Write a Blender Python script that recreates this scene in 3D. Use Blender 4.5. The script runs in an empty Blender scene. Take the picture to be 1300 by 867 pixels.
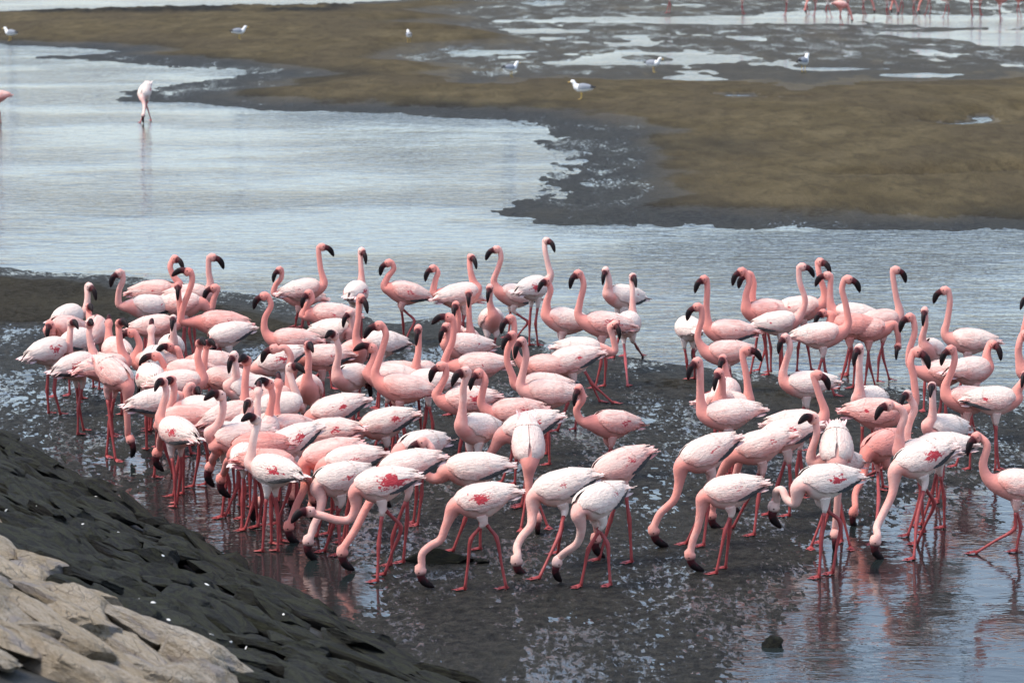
import bpy, math, random
import numpy as np
from mathutils import Vector, Matrix, Quaternion

random.seed(7)
rng = np.random.default_rng(11)
sc = bpy.context.scene
col = sc.collection
R = math.radians

# ---------------------------------------------------------------- camera, sky, sun, exposure
CAM_H, FPX, PITCH = 4.1, 4050.0, math.atan2(433.5 + 176.0, 4050.0)
cam_d = bpy.data.cameras.new('camera'); cam = bpy.data.objects.new('camera', cam_d); col.objects.link(cam)
cam.location = (0, 0, CAM_H); cam.rotation_euler = (math.pi / 2 - PITCH, 0, 0)
cam_d.sensor_fit = 'HORIZONTAL'; cam_d.sensor_width = 36.0; cam_d.lens = 36.0 * FPX / 1300.0
cam_d.clip_start = 0.1; cam_d.clip_end = 9000
cam_d.dof.use_dof = True; cam_d.dof.focus_distance = 21.0; cam_d.dof.aperture_fstop = 6.3
sc.camera = cam
SUN_EL, SUN_AZ = R(62), R(258)            # high over the rocks' side; veiled by cloud
world = bpy.data.worlds.new('World'); sc.world = world; world.use_nodes = True
wn, wl = world.node_tree.nodes, world.node_tree.links
bg = wn['Background']; sky = wn.new('ShaderNodeTexSky'); sky.sky_type = 'NISHITA'; sky.sun_disc = False
sky.sun_elevation = SUN_EL; sky.sun_rotation = SUN_AZ; sky.air_density = 1.0; sky.dust_density = 1.6; sky.ozone_density = 1.5
hs = wn.new('ShaderNodeHueSaturation'); hs.inputs['Saturation'].default_value = 0.80
wl.new(sky.outputs[0], hs.inputs['Color']); wl.new(hs.outputs[0], bg.inputs[0]); bg.inputs[1].default_value = 0.145
sun_d = bpy.data.lights.new('sun', 'SUN'); sun_d.energy = 1.5; sun_d.angle = R(24); sun_d.color = (1.0, 0.90, 0.76)
sun = bpy.data.objects.new('sun', sun_d); col.objects.link(sun)
sv = Vector((math.sin(SUN_AZ) * math.cos(SUN_EL), math.cos(SUN_AZ) * math.cos(SUN_EL), math.sin(SUN_EL)))
sun.rotation_euler = sv.to_track_quat('Z', 'Y').to_euler(); sun.location = (0, 0, 60)
vs = sc.view_settings; vs.view_transform = 'Standard'; vs.look = 'None'; vs.gamma = 1.0; vs.exposure = 1.2; vs.use_curve_mapping = False
sc.cycles.max_bounces = 6

# ---------------------------------------------------------------- picture <-> place
FW = np.array((0, math.cos(PITCH), -math.sin(PITCH))); UP = np.array((0, math.sin(PITCH), math.cos(PITCH))); RT = np.array((1.0, 0, 0))
CAM = np.array((0, 0, CAM_H))
def ray(x, y): return FW * FPX + RT * (x - 650.0) + UP * (433.5 - y)
def on_z(x, y, z=0.0):
    d = ray(x, y); return CAM + d * ((z - CAM_H) / d[2])
def on_y(x, y, Y):
    d = ray(x, y); return CAM + d * (Y / d[1])
def to_px(P):
    P = np.asarray(P, float) - CAM
    f = P @ FW
    return 650 + FPX * (P @ RT) / f, 433.5 - FPX * (P @ UP) / f

# ---------------------------------------------------------------- noise
def _hash(ix, iy, s):
    h = (ix.astype(np.int64) * 374761393 + iy.astype(np.int64) * 668265263 + s * 974711) & 0x7fffffff
    h = ((h ^ (h >> 13)) * 1274126177) & 0x7fffffff
    return ((h ^ (h >> 16)) & 0xffff) / 65535.0
def vnoise(x, y, s=0):
    ix, iy = np.floor(x), np.floor(y); fx, fy = x - ix, y - iy
    fx = fx * fx * (3 - 2 * fx); fy = fy * fy * (3 - 2 * fy)
    a, b = _hash(ix, iy, s), _hash(ix + 1, iy, s); c, d = _hash(ix, iy + 1, s), _hash(ix + 1, iy + 1, s)
    return (a + (b - a) * fx + (c - a) * fy + (a - b - c + d) * fx * fy) * 2 - 1
def fbm(x, y, o=4, s=0, g=0.5):
    t, a, n = 0, 1.0, 0
    for k in range(o):
        t = t + a * vnoise(x * 2 ** k + 17.3 * k, y * 2 ** k + 5.1 * k, s + k); n += a; a *= g
    return t / n
def sstep(a, b, x):
    t = np.clip((x - a) / (b - a), 0, 1); return t * t * (3 - 2 * t)

# ---------------------------------------------------------------- material helpers
class NT:
    def __init__(s, name):
        s.m = bpy.data.materials.new(name); s.m.use_nodes = True
        s.n, s.l = s.m.node_tree.nodes, s.m.node_tree.links
        s.p = s.n['Principled BSDF']
    def new(s, t, **kw):
        n = s.n.new('ShaderNode' + t)
        for k, v in kw.items(): setattr(n, k, v)
        return n
    def put(s, sock, v):
        if isinstance(v, bpy.types.NodeSocket): s.l.new(v, sock)
        else: sock.default_value = v
    def coord(s, which='Object', scale=(1, 1, 1), off=None):
        tc = s.new('TexCoord'); mp = s.new('Mapping'); s.l.new(tc.outputs[which], mp.inputs[0]); mp.inputs['Scale'].default_value = scale
        if off is not None: s.put(mp.inputs['Location'], off)
        return mp.outputs[0]
    def noise(s, vec, scale, detail=4, rough=0.55, dist=0.0, out=0):
        n = s.new('TexNoise'); s.l.new(vec, n.inputs['Vector']); n.inputs['Scale'].default_value = scale
        n.inputs['Detail'].default_value = detail; n.inputs['Roughness'].default_value = rough; n.inputs['Distortion'].default_value = dist
        return n.outputs[out]
    def ramp(s, fac, a, b, c0=0.0, c1=1.0):
        n = s.new('MapRange'); n.interpolation_type = 'SMOOTHSTEP'
        s.put(n.inputs['Value'], fac); s.put(n.inputs['From Min'], a); s.put(n.inputs['From Max'], b); s.put(n.inputs['To Min'], c0); s.put(n.inputs['To Max'], c1)
        return n.outputs[0]
    def mix(s, fac, a, b, mode='MIX'):
        n = s.new('Mix'); n.data_type = 'RGBA'; n.blend_type = mode
        s.put(n.inputs[0], fac); s.put(n.inputs[6], a); s.put(n.inputs[7], b); return n.outputs[2]
    def math(s, op, a, b=0.0, c=0.0):
        n = s.new('Math'); n.operation = op; s.put(n.inputs[0], a); s.put(n.inputs[1], b); s.put(n.inputs[2], c); return n.outputs[0]
    def attr(s, name, out='Fac'):
        n = s.new('Attribute'); n.attribute_name = name; return n.outputs[out]
    def bump(s, h, strength, dist, normal=None):
        n = s.new('Bump'); s.put(n.inputs['Height'], h); n.inputs['Strength'].default_value = strength; n.inputs['Distance'].default_value = dist
        if normal is not None: s.l.new(normal, n.inputs['Normal'])
        return n.outputs[0]
    def set(s, **kw):
        for k, v in kw.items():
            s.put(s.p.inputs[k.replace('_', ' ')], v)
        return s.m
def rgb(*c): return (c[0], c[1], c[2], 1.0)

# mud: brown dry tops, dark wet flats; 'brown' and 'damp' are what the ground is made of there
t = NT('mud'); v = t.coord('Object'); vst = t.coord('Object', (1.0, 0.45, 1.0))
n1 = t.noise(vst, 1.3, 6, 0.6); n2 = t.noise(v, 14, 6, 0.65); n3 = t.noise(v, 60, 4, 0.6); n4 = t.noise(vst, 0.35, 4, 0.6)
n7 = t.noise(t.coord('Object', (1.0, .3, 1.0)), 3.6, 6, .7, .5)
brown = t.mix(t.ramp(n1, .35, .68), rgb(.078, .062, .033), rgb(.126, .102, .057))
brown = t.mix(t.ramp(n4, .42, .62), brown, rgb(.082, .066, .040))
brown = t.mix(t.ramp(n7, .42, .66, 0, .6), brown, rgb(.042, .034, .021))
brown = t.mix(t.ramp(n2, .3, .75, 0, .5), brown, rgb(.045, .036, .022))
grey = t.mix(t.ramp(n2, .34, .66), rgb(.008, .008, .007), rgb(.036, .034, .028))
grey = t.mix(t.ramp(n1, .45, .7, 0, .6), grey, rgb(.030, .029, .022))
dampn = t.math('ADD', t.attr('damp'), t.math('MULTIPLY', t.math('SUBTRACT', n2, .5), .5))
wet = t.ramp(dampn, .35, .75)
# films of standing water in the hollows of the wet mud
fa = t.noise(t.coord('Object', (1.0, .40, 1.0)), 27.0, 5, .75, .3); fb = t.noise(t.coord('Object', (1.0, .30, 1.0)), 1.7, 5, .68, .4)
fs = t.math('ADD', t.math('ADD', t.math('MULTIPLY', fa, .55), t.math('MULTIPLY', fb, .45)), t.math('MULTIPLY', t.math('SUBTRACT', t.attr('damp'), 1.0), .35))
film = t.ramp(fs, .525, .57)
bmp = t.new('Bump'); t.put(bmp.inputs['Height'], t.math('ADD', t.math('MULTIPLY', n2, .7), t.math('MULTIPLY', n3, .3))); t.put(bmp.inputs['Strength'], t.ramp(film, 0, 1, .95, .10)); bmp.inputs['Distance'].default_value = .06
cmud = t.mix(t.attr('brown'), grey, brown); cmud = t.mix(t.math('MULTIPLY', film, .7), cmud, rgb(.022, .024, .022))
t.set(Base_Color=cmud, Roughness=t.ramp(film, 0, 1, t.ramp(wet, 0, 1, .92, .62), .10), Specular_IOR_Level=t.ramp(film, 0, 1, t.ramp(wet, 0, 1, .04, .08), .5), Normal=bmp.outputs[0])
M_MUD = t.m
# water: a shallow tidal channel over dark silt, short wind ripples
t = NT('water')
va = t.coord('Object', (1.0, 1.0, 1.0)); vb = t.coord('Object', (.50, 1.0, 1.0))
calm = t.ramp(t.noise(t.coord('Object', (.14, .24, 1)), 1.0, 4, .6), .38, .62, .2, .8)
tcw = t.new('TexCoord'); sxw = t.new('SeparateXYZ'); t.l.new(tcw.outputs['Object'], sxw.inputs[0])
calm = t.math('MULTIPLY', calm, t.ramp(sxw.outputs[1], 20.0, 27.0, .28, 1.0))     # the sheltered shallows ripple less than the open channel
w1 = t.noise(vb, 6.5, 3, .6, .6); w2 = t.noise(vb, 21.0, 2, .5); w3 = t.noise(va, 2.4, 2, .5)
hgt = t.math('ADD', t.math('MULTIPLY', w1, .65), t.math('ADD', t.math('MULTIPLY', w2, .12), t.math('MULTIPLY', w3, .32)))
hgt = t.math('MULTIPLY', hgt, calm)
t.set(Base_Color=rgb(.014, .019, .019), Roughness=.05, IOR=1.333, Normal=t.bump(hgt, .9, .085))
M_WATER = t.m
# bank core between stones
t = NT('bank_silt'); v = t.coord('Object'); n2 = t.noise(v, 9, 6, .65)
t.set(Base_Color=t.mix(t.ramp(n2, .35, .7), rgb(.008, .008, .006), rgb(.022, .02, .015)), Roughness=.75, Normal=t.bump(n2, .8, .06))
M_SILT = t.m
def stone_mat(name, pal, moss=None, rough=.8, veins=None):
    t = NT(name); oi = t.new('ObjectInfo'); off = t.new('CombineXYZ')
    for k in range(3): t.l.new(t.math('MULTIPLY', oi.outputs['Random'], 37.0 + 11 * k), off.inputs[k])
    v = t.coord('Object', (1, 1, 2.2), off.outputs[0])
    n1 = t.noise(v, 2.6, 6, .62, .6); n2 = t.noise(v, 11, 6, .65); n3 = t.noise(v, 45, 4, .6); n5 = t.noise(v, 1.2, 3, .5)
    c = t.mix(t.ramp(n1, .36, .64), rgb(*pal[0]), rgb(*pal[1])); c = t.mix(t.ramp(n2, .42, .72, 0, .7), c, rgb(*pal[2]))
    c = t.mix(t.ramp(oi.outputs['Random'], 0, 1, 0, .45), c, rgb(*pal[3]))
    n9 = t.noise(v, 120, 3, .6); c = t.mix(t.ramp(n3, .5, .68, 0, .55), c, rgb(*[q * .45 for q in pal[0]])); c = t.mix(t.ramp(n9, .56, .7, 0, .5), c, rgb(*[min(.7, q * 1.7) for q in pal[1]]))
    vc = t.new('TexVoronoi'); vc.feature = 'DISTANCE_TO_EDGE'; t.l.new(t.coord('Object', (.6, 1.3, 3.0), off.outputs[0]), vc.inputs['Vector']); vc.inputs['Scale'].default_value = 2.3; crk = t.ramp(vc.outputs[0], .0, .03, 1, 0); c = t.mix(t.math('MULTIPLY', crk, .4), c, rgb(*[q * .3 for q in pal[0]]))
    if veins: c = t.mix(t.ramp(n5, .54, .64, 0, .75), c, rgb(*veins))
    if moss:
        g = t.new('NewGeometry'); sx = t.new('SeparateXYZ'); t.l.new(g.outputs['Normal'], sx.inputs[0])
        f = t.math('MULTIPLY', t.ramp(sx.outputs[2], .35, .8), t.ramp(n1, .40, .62)); c = t.mix(t.math('MULTIPLY', f, .85), c, rgb(*moss))
    t.set(Base_Color=c, Specular_IOR_Level=.25, Roughness=t.math('ADD', rough - .1, t.math('MULTIPLY', n2, .2)),
          Normal=t.bump(t.math('ADD', t.math('MULTIPLY', n2, .7), t.math('SUBTRACT', t.math('MULTIPLY', n3, .4), t.math('MULTIPLY', crk, .5))), 1.0, .07))
    return t.m
M_DARKSTONE = stone_mat('algae_stone', [(.008, .008, .007), (.024, .023, .017), (.0035, .0035, .0035), (.018, .0195, .010)], (.036, .038, .016), .88)
M_PALESTONE = stone_mat('dry_stone', [(.46, .38, .27), (.60, .54, .45), (.22, .18, .14), (.52, .39, .23)], None, .88, (.33, .30, .29))
t = NT('shell_white'); t.set(Base_Color=rgb(.72, .71, .67), Roughness=.5); M_SHELL = t.m

# plumage: object colour red = how pink the bird is, green = greyness; alpha = how much crimson shows in the wing
PALE, PINK, DEEP, GREYW = rgb(.85, .70, .615), rgb(.76, .275, .225), rgb(.53, .115, .085), rgb(.60, .53, .47)
def plumage(t, wing):
    oi = t.new('ObjectInfo'); sp = t.new('SeparateColor'); t.l.new(oi.outputs['Color'], sp.inputs[0])
    off = t.new('CombineXYZ')
    for k in range(3): t.l.new(t.math('MULTIPLY', oi.outputs['Random'], 23.0 + 7 * k), off.inputs[k])
    return oi, sp, off.outputs[0]
t = NT('flamingo_plumage'); oi, sp, off = plumage(t, False)
v = t.coord('Object', (1, 1, 1), off); n1 = t.noise(v, 16, 4, .6); n2 = t.noise(v, 75, 3, .6)
pk = t.math('ADD', t.attr('pink'), t.math('MULTIPLY', t.math('SUBTRACT', sp.outputs[0], .35), .95))
pk = t.math('ADD', pk, t.math('MULTIPLY', t.math('SUBTRACT', n1, .5), .45))
c = t.mix(t.ramp(pk, 0.0, .62), PALE, PINK); c = t.mix(t.ramp(pk, .72, 1.35), c, DEEP); c = t.mix(t.math('MULTIPLY', sp.outputs[1], .6), c, GREYW)
c = t.mix(t.attr('lores'), c, rgb(.085, .015, .02))
t.set(Base_Color=c, Roughness=.85, Specular_IOR_Level=.15, Normal=t.bump(t.math('ADD', n1, t.math('MULTIPLY', n2, .6)), .35, .012)); M_BODY = t.m
t.p.inputs['Sheen Weight'].default_value = .15
t = NT('flamingo_wing'); oi, sp, off = plumage(t, True)
v = t.coord('Object', (1.0, 3.4, 3.4), off); n1 = t.noise(v, 8, 4, .6, .5); n2 = t.noise(v, 26, 4, .65, .4)
uvn = t.new('UVMap'); sx = t.new('SeparateXYZ'); t.l.new(uvn.outputs[0], sx.inputs[0])
pk = t.math('ADD', t.math('MULTIPLY', t.math('SUBTRACT', sp.outputs[0], .115), 1.0), t.math('MULTIPLY', t.math('SUBTRACT', n1, .5), .8))
pk = t.math('ADD', pk, t.ramp(sx.outputs[1], .40, 1.0, 0, .34))
c = t.mix(t.ramp(pk, 0.02, .75), PALE, PINK); c = t.mix(t.math('MULTIPLY', sp.outputs[1], .55), c, GREYW)
c = t.mix(t.ramp(n2, .55, .72, 0, .38), c, rgb(.66, .36, .33))
wv = t.new('TexWave'); wv.wave_type = 'BANDS'; wv.bands_direction = 'X'; t.l.new(t.coord('Object', (1.0, .7, -.55), off), wv.inputs['Vector']); wv.inputs['Scale'].default_value = 11; wv.inputs['Distortion'].default_value = 9.0; wv.inputs['Detail'].default_value = 3; wv.inputs['Detail Scale'].default_value = 2.2
wl_ = t.ramp(wv.outputs['Fac'], .12, .0); c = t.mix(t.math('MULTIPLY', wl_, .03), c, rgb(.52, .25, .22))
n6 = t.noise(v, 52, 3, .7, .6); c = t.mix(t.ramp(n6, .58, .72, 0, .32), c, rgb(.52, .36, .33))
# crimson coverts showing between the pale feathers
du = t.math('MULTIPLY', t.math('SUBTRACT', sx.outputs[0], t.math('ADD', .38, t.math('MULTIPLY', oi.outputs['Random'], .22))), 2.6)
dv = t.math('MULTIPLY', t.math('SUBTRACT', sx.outputs[1], .62), 2.7)
rr = t.math('SQRT', t.math('ADD', t.math('MULTIPLY', du, du), t.math('MULTIPLY', dv, dv)))
vr = t.coord('Object', (1.0, 2.2, 2.2), off); nr = t.noise(vr, 34, 3, .65, .7)
al = oi.outputs['Alpha']
msk = t.math('SUBTRACT', t.math('ADD', nr, t.math('MULTIPLY', al, .40)), t.math('MULTIPLY', rr, .62))
msk = t.math('MULTIPLY', t.ramp(msk, .50, .56), t.ramp(al, .02, .10))
c = t.mix(msk, c, t.mix(t.noise(v, 60, 2, .5), rgb(.40, .02, .035), rgb(.62, .085, .10)))
t.set(Base_Color=c, Roughness=.8, Specular_IOR_Level=.15, Normal=t.bump(t.math('ADD', t.math('ADD', n1, n2), t.math('SUBTRACT', t.math('MULTIPLY', n6, .6), t.math('MULTIPLY', wl_, .06))), .7, .014)); M_WING = t.m
t.p.inputs['Sheen Weight'].default_value = .15
t = NT('flamingo_leg'); v = t.coord('Object'); n1 = t.noise(v, 30, 3, .6)
t.set(Base_Color=t.mix(n1, rgb(.20, .022, .024), rgb(.46, .080, .076)), Roughness=.55); M_LEG = t.m
t = NT('flamingo_bill'); v = t.coord('Object'); n1 = t.noise(v, 26, 3, .6); sx = t.new('SeparateXYZ'); tc = t.new('TexCoord'); t.l.new(tc.outputs['Object'], sx.inputs[0])
c = t.mix(t.ramp(sx.outputs[0], .035, .075), rgb(.075, .012, .016), rgb(.009, .005, .006)); c = t.mix(t.ramp(n1, .5, .75, 0, .6), c, rgb(.10, .018, .022))
t.set(Base_Color=c, Roughness=.6, Specular_IOR_Level=.18); M_BILL = t.m
t = NT('flight_feather_black'); t.set(Base_Color=rgb(.012, .011, .012), Roughness=.6); M_BLACK = t.m
t = NT('flamingo_tail'); oi, sp, off = plumage(t, False)
v = t.coord('Object', (1, 1, 1), off); n1 = t.noise(v, 30, 3, .6)
c = t.mix(t.ramp(t.math('ADD', t.math('MULTIPLY', sp.outputs[0], .8), n1), .45, 1.1), rgb(.80, .66, .63), rgb(.68, .26, .26)); t.set(Base_Color=c, Roughness=.8); M_TAIL = t.m
t = NT('eye'); t.set(Base_Color=rgb(.06, .008, .004), Roughness=.35); M_EYE = t.m
t = NT('gull_white'); t.set(Base_Color=rgb(.80, .80, .78), Roughness=.8); M_GWHITE = t.m
t = NT('gull_grey'); t.set(Base_Color=rgb(.22, .24, .27), Roughness=.8); M_GGREY = t.m
t = NT('gull_black'); t.set(Base_Color=rgb(.02, .02, .022), Roughness=.7); M_GBLACK = t.m
t = NT('gull_yellow'); t.set(Base_Color=rgb(.55, .36, .08), Roughness=.6); M_GYEL = t.m

# ---------------------------------------------------------------- object helpers
def mesh(name, V, F, mats, mi=None, smooth=True):
    me = bpy.data.meshes.new(name); me.from_pydata([tuple(map(float, p)) for p in V], [], F)
    for m in mats: me.materials.append(m)
    if mi is not None: me.polygons.foreach_set('material_index', mi)
    me.polygons.foreach_set('use_smooth', [smooth] * len(me.polygons)); me.update()
    return me
def link(name, me, parent=None, mat=None):
    o = bpy.data.objects.new(name, me); col.objects.link(o)
    if parent is not None: o.parent = parent
    if mat is not None: o.matrix_local = mat
    return o
def fattr(me, name, vals):
    a = me.attributes.new(name, 'FLOAT', 'POINT'); a.data.foreach_set('value', np.asarray(vals, np.float32))
def grid_faces(nr, nc, wrap=False):
    F = []
    for i in range(nr - 1):
        for j in range(nc if wrap else nc - 1):
            k = (j + 1) % nc; F.append((i * nc + j, i * nc + k, (i + 1) * nc + k, (i + 1) * nc + j))
    return F

# ---------------------------------------------------------------- ground and water
FAR_SHORE = [(-900, 40), (-200, 50), (0, 57), (70, 61), (130, 66), (60, 73), (140, 78), (230, 86), (312, 97), (250, 105), (190, 113), (140, 122), (185, 129), (250, 134), (330, 139), (420, 142), (540, 148), (630, 152), (685, 158), (706, 168), (700, 195), (692, 220), (640, 236), (662, 252), (628, 273), (690, 283), (850, 289), (1000, 291), (1150, 291), (1300, 293), (1700, 296), (2600, 300)]
FAR_BACK = [(2600, -40), (1300, -14), (800, -8), (520, -1), (440, 5), (300, 7), (150, 10), (0, 14), (-300, 18), (-900, 20)]
NEAR_SHORE = [(-900, 322), (-300, 332), (0, 338), (60, 345), (180, 352), (250, 361), (340, 378), (440, 398), (500, 408), (560, 402), (600, 409), (640, 420), (700, 437), (760, 447), (820, 453), (940, 470), (1040, 478), (1100, 489), (1160, 493), (1230, 503), (1300, 514), (1700, 560), (2600, 640)]
def poly_world(P): return np.array([on_z(*p)[:2] for p in P])
def sdist(P, X, Y):            # + inside
    P = np.asarray(P); d2 = np.full(X.shape, 1e18); ins = np.zeros(X.shape, bool)
    for a, b in zip(P, np.roll(P, -1, 0)):
        e = b - a; wx, wy = X - a[0], Y - a[1]; tt = np.clip((wx * e[0] + wy * e[1]) / (e @ e), 0, 1)
        d2 = np.minimum(d2, (wx - tt * e[0]) ** 2 + (wy - tt * e[1]) ** 2)
        c = (a[1] > Y) != (b[1] > Y); dy = b[1] - a[1] if b[1] != a[1] else 1e-9
        ins ^= c & (X < e[0] * (Y - a[1]) / dy + a[0])
    return np.where(ins, 1, -1) * np.sqrt(d2)
FAR_W = poly_world(FAR_SHORE + FAR_BACK)
NEAR_W = poly_world(NEAR_SHORE + [(2600, 4000), (-900, 4000)])
LEVELS = [(-100, 360, .05), (30, 375, .06), (120, 385, .05), (300, 395, .05), (440, 420, .045), (560, 425, .045), (700, 455, .04), (850, 480, .035), (1000, 495, .03), (1130, 520, .02), (1300, 545, .006),
          (20, 420, .004), (20, 470, -.006), (60, 510, -.004), (30, 545, .000), (120, 590, -.006), (180, 560, -.006), (330, 470, .0), (560, 470, -.006), (470, 500, .002), (720, 480, -.003), (800, 510, .004), (840, 545, -.006), (780, 560, -.003), (560, 560, .002),
          (250, 640, -.022), (330, 700, -.022), (430, 740, -.014), (520, 640, .002), (600, 700, .004), (700, 700, .003), (820, 640, -.001), (850, 760, .006), (620, 790, .007), (700, 850, .003), (900, 860, .001), (780, 800, .004), (560, 840, .004), (900, 720, .006), (980, 640, .002),
          (1010, 760, -.006), (1080, 760, -.03), (1200, 800, -.05), (1300, 740, -.045), (1050, 850, -.04), (1200, 690, -.012), (1280, 660, -.012), (1300, 600, -.002), (1150, 600, .003), (1500, 800, -.06), (1300, 1000, -.06), (800, 1000, -.03), (900, 1300, -.08), (1700, 650, -.03)]
POOLS = [(905, 25, 240, 5.5), (1240, 28, 120, 7), (1215, 160, 110, 8), (1330, 150, 120, 10), (885, 101, 50, 2.6), (985, 127, 70, 2.2), (930, 122, 35, 2), (1170, 96, 60, 2.5), (1060, 88, 60, 2), (1230, 45, 120, 5), (700, 40, 60, 2.5), (1150, 228, 90, 5), (1280, 223, 60, 5), (640, 66, 40, 1.6), (540, 45, 50, 2), (770, 80, 90, 2.4)]
def height(X, Y):
    X = np.asarray(X, float); Y = np.asarray(Y, float)
    px, py = to_px(np.stack([X, Y, np.zeros_like(X)], -1))
    wob = .35 * fbm(X * .55, Y * .3, 4, 3) + .14 * fbm(X * 2.2, Y * 1.1, 3, 9)
    df = sdist(FAR_W, X, Y) + wob * np.clip(Y / 40, .6, 2.2); dn = sdist(NEAR_W, X, Y) + wob * .7
    bend = np.exp(-((px - 735) / 95) ** 2 - ((py - 210) / 55) ** 2) + np.exp(-((px - 240) / 150) ** 2 - ((py - 100) / 24) ** 2); bend = np.clip(bend, 0, 1)
    far = np.where(df > 0, (.03 - .024 * bend) * np.minimum(df, 1.5) + .03 * np.clip(df - 1.2, 0, 4) + .012 * np.clip(df - 5, 0, 8), .08 * np.maximum(df, -3))
    far = far + np.where(df > -1.5, 1, 0) * (.016 * fbm(X * 1.3, Y * .6, 4, 21) * sstep(4, .6, df) + .016 * fbm(X * 5, Y * 2.2, 4, 31, .65) * sstep(4.5, .5, df))
    flat = sstep(470, 640, px + 170 * fbm(X * .12, Y * .3, 4, 107)) * sstep(150, 95, py + 26 * fbm(X * .25, Y * .2, 4, 109))           # the wet back flat: shallow films of water between ribs of mud
    far = np.where(df > 2, far * (1 - flat) + flat * (.010 + .024 * fbm(X * .25, Y * .16, 4, 41, .6) + .020 * fbm(X * 1.1, Y * .4, 4, 43, .65)), far)
    for (cx, cy, rx, ry) in POOLS:
        g = np.exp(-((px - cx) / rx) ** 2 - ((py - cy) / ry) ** 2 + .9 * fbm(px / rx * 3, py / ry * 1.4, 3, 51)); far = far - np.where(df > .5, 1, 0) * np.clip(g, 0, 1.5) * np.maximum(far + .03, .03) * .9
    wsum, lv = 0, 0
    qx, qy = px + 60 * fbm(X * 1.1, Y * .7, 4, 121), py + 34 * fbm(X * 1.1, Y * .7, 4, 131)
    for (cx, cy, l) in LEVELS:
        w = 1.0 / (((qx - cx) / 1.5) ** 2 + (qy - cy) ** 2 + 250) ** 1.4; wsum = wsum + w; lv = lv + w * l
    lv = lv / wsum
    clod = .005 * fbm(X * 1.3, Y * .8, 3, 61) + .005 * fbm(X * 5, Y * 3.0, 3, 71) + .012 * fbm(X * 25, Y * 10.5, 3, 81, .7)
    near = np.minimum(lv + .006 * sstep(-.035, -.004, lv), .05) + clod
    near = np.where(dn < 1.2, np.minimum(near, .045 * dn + .008 * fbm(X * 7, Y * 4, 3, 71)), near); near = np.where(dn < 0, .09 * np.maximum(dn, -3), near)
    deb = sstep(10, 13, py + .008 * (px - 250)) * sstep(28, 23, py) * sstep(20, 60, px) * sstep(470, 420, px)      # a line of weed and rubble along the back of the bank
    far = far + deb * .16 * np.abs(fbm(X * 2.2, Y * .9, 4, 97, .6))
    return np.maximum(far, near), df, dn, px, py
ys = list(np.arange(-164, -60, 6.0)) + list(np.arange(-60, 300, 1.7)) + list(np.arange(300, 905, 1.75)) + [920, 950, 990, 1040, 1110, 1200, 1350, 1600, 2100, 3200]
ys = [-174.6, -173, -171, -168] + ys
xs = [-2600, -1600, -1000, -700, -500] + list(np.arange(-360, -20, 10.0)) + list(np.arange(-20, 1322, 2.6)) + list(np.arange(1325, 1700, 10.0)) + [1800, 2000, 2300, 2900, 3900]
GX, GY = np.meshgrid(np.array(xs, float), np.array(ys, float))
dz = -math.sin(PITCH) * FPX + math.cos(PITCH) * (433.5 - GY); dy = math.cos(PITCH) * FPX + math.sin(PITCH) * (433.5 - GY); tt = -CAM_H / dz
WX, WY = (GX - 650) * tt, dy * tt
HZ, DF, DN, PX, PY = height(WX, WY)
# the stone bank's foot rises out of the flat; keep the mud under it
BA, BB = on_z(0, 545)[:2], on_z(590, 872)[:2]
bdir = (BB - BA) / np.linalg.norm(BB - BA); bnor = np.array((bdir[1], -bdir[0]))
if bnor[0] > 0: bnor = -bnor
V = np.stack([WX, WY, HZ], -1).reshape(-1, 3)
me = bpy.data.meshes.new('mudflat'); nr, nc = GX.shape
idx = np.arange(nr * nc).reshape(nr, nc); Q = np.stack([idx[:-1, :-1], idx[1:, :-1], idx[1:, 1:], idx[:-1, 1:]], -1).reshape(-1, 4)
me.vertices.add(len(V)); me.vertices.foreach_set('co', V.ravel().astype(np.float32)); me.loops.add(Q.size); me.loops.foreach_set('vertex_index', Q.ravel().astype(np.int32))
me.polygons.add(len(Q)); me.polygons.foreach_set('loop_start', np.arange(0, Q.size, 4, dtype=np.int32)); me.polygons.foreach_set('loop_total', np.full(len(Q), 4, np.int32))
me.polygons.foreach_set('use_smooth', np.ones(len(Q), bool)); me.update(); me.validate(); me.materials.append(M_MUD)
isfar = DF > -2
BEND = np.clip(np.exp(-((PX - 735) / 95) ** 2 - ((PY - 210) / 55) ** 2) + np.exp(-((PX - 240) / 150) ** 2 - ((PY - 100) / 24) ** 2), 0, 1)
brown_a = np.where(isfar, sstep(.3, 3.0, DF + 1.6 * fbm(WX * .6, WY * .35, 4, 91) - 1.0 * BEND), .0) * np.where(HZ < .02, .45, 1)
FLAT = sstep(470, 640, PX + 170 * fbm(WX * .12, WY * .3, 4, 107)) * sstep(125, 85, PY + 26 * fbm(WX * .25, WY * .2, 4, 109))
brown_a = np.maximum(brown_a, .6 * FLAT * np.where(isfar & (DF > 2), 1, 0)) * (1 - .3 * FLAT)
brown_a = np.where(~isfar, .16 * sstep(.02, .05, HZ), brown_a)
debris = sstep(11, 14, PY + .008 * (PX - 250)) * sstep(27, 23, PY) * sstep(20, 60, PX) * sstep(470, 420, PX) * sstep(-.55, -.1, fbm(WX * .7, WY * .25, 4, 95))
brown_a = brown_a * (1 - debris)
damp_a = np.where(isfar, (1 - sstep(.6, 2.6, DF + 1.0 * fbm(WX * 1.1, WY * .6, 3, 93) - 1.5 * BEND)) * (.85 + .15 * BEND), sstep(.06, .015, HZ)); damp_a = np.where(isfar & (HZ < .035), np.maximum(damp_a, .7), damp_a); damp_a = np.maximum(damp_a, np.where(isfar, .97 * FLAT, 0)); damp_a = damp_a * (1 - debris)
fattr(me, 'brown', brown_a.ravel()); fattr(me, 'damp', damp_a.ravel())
g = link('mudflat', me); g['kind'] = 'structure'; g['label'] = 'brown and dark wet tidal mudflat with shallow pools'
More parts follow.
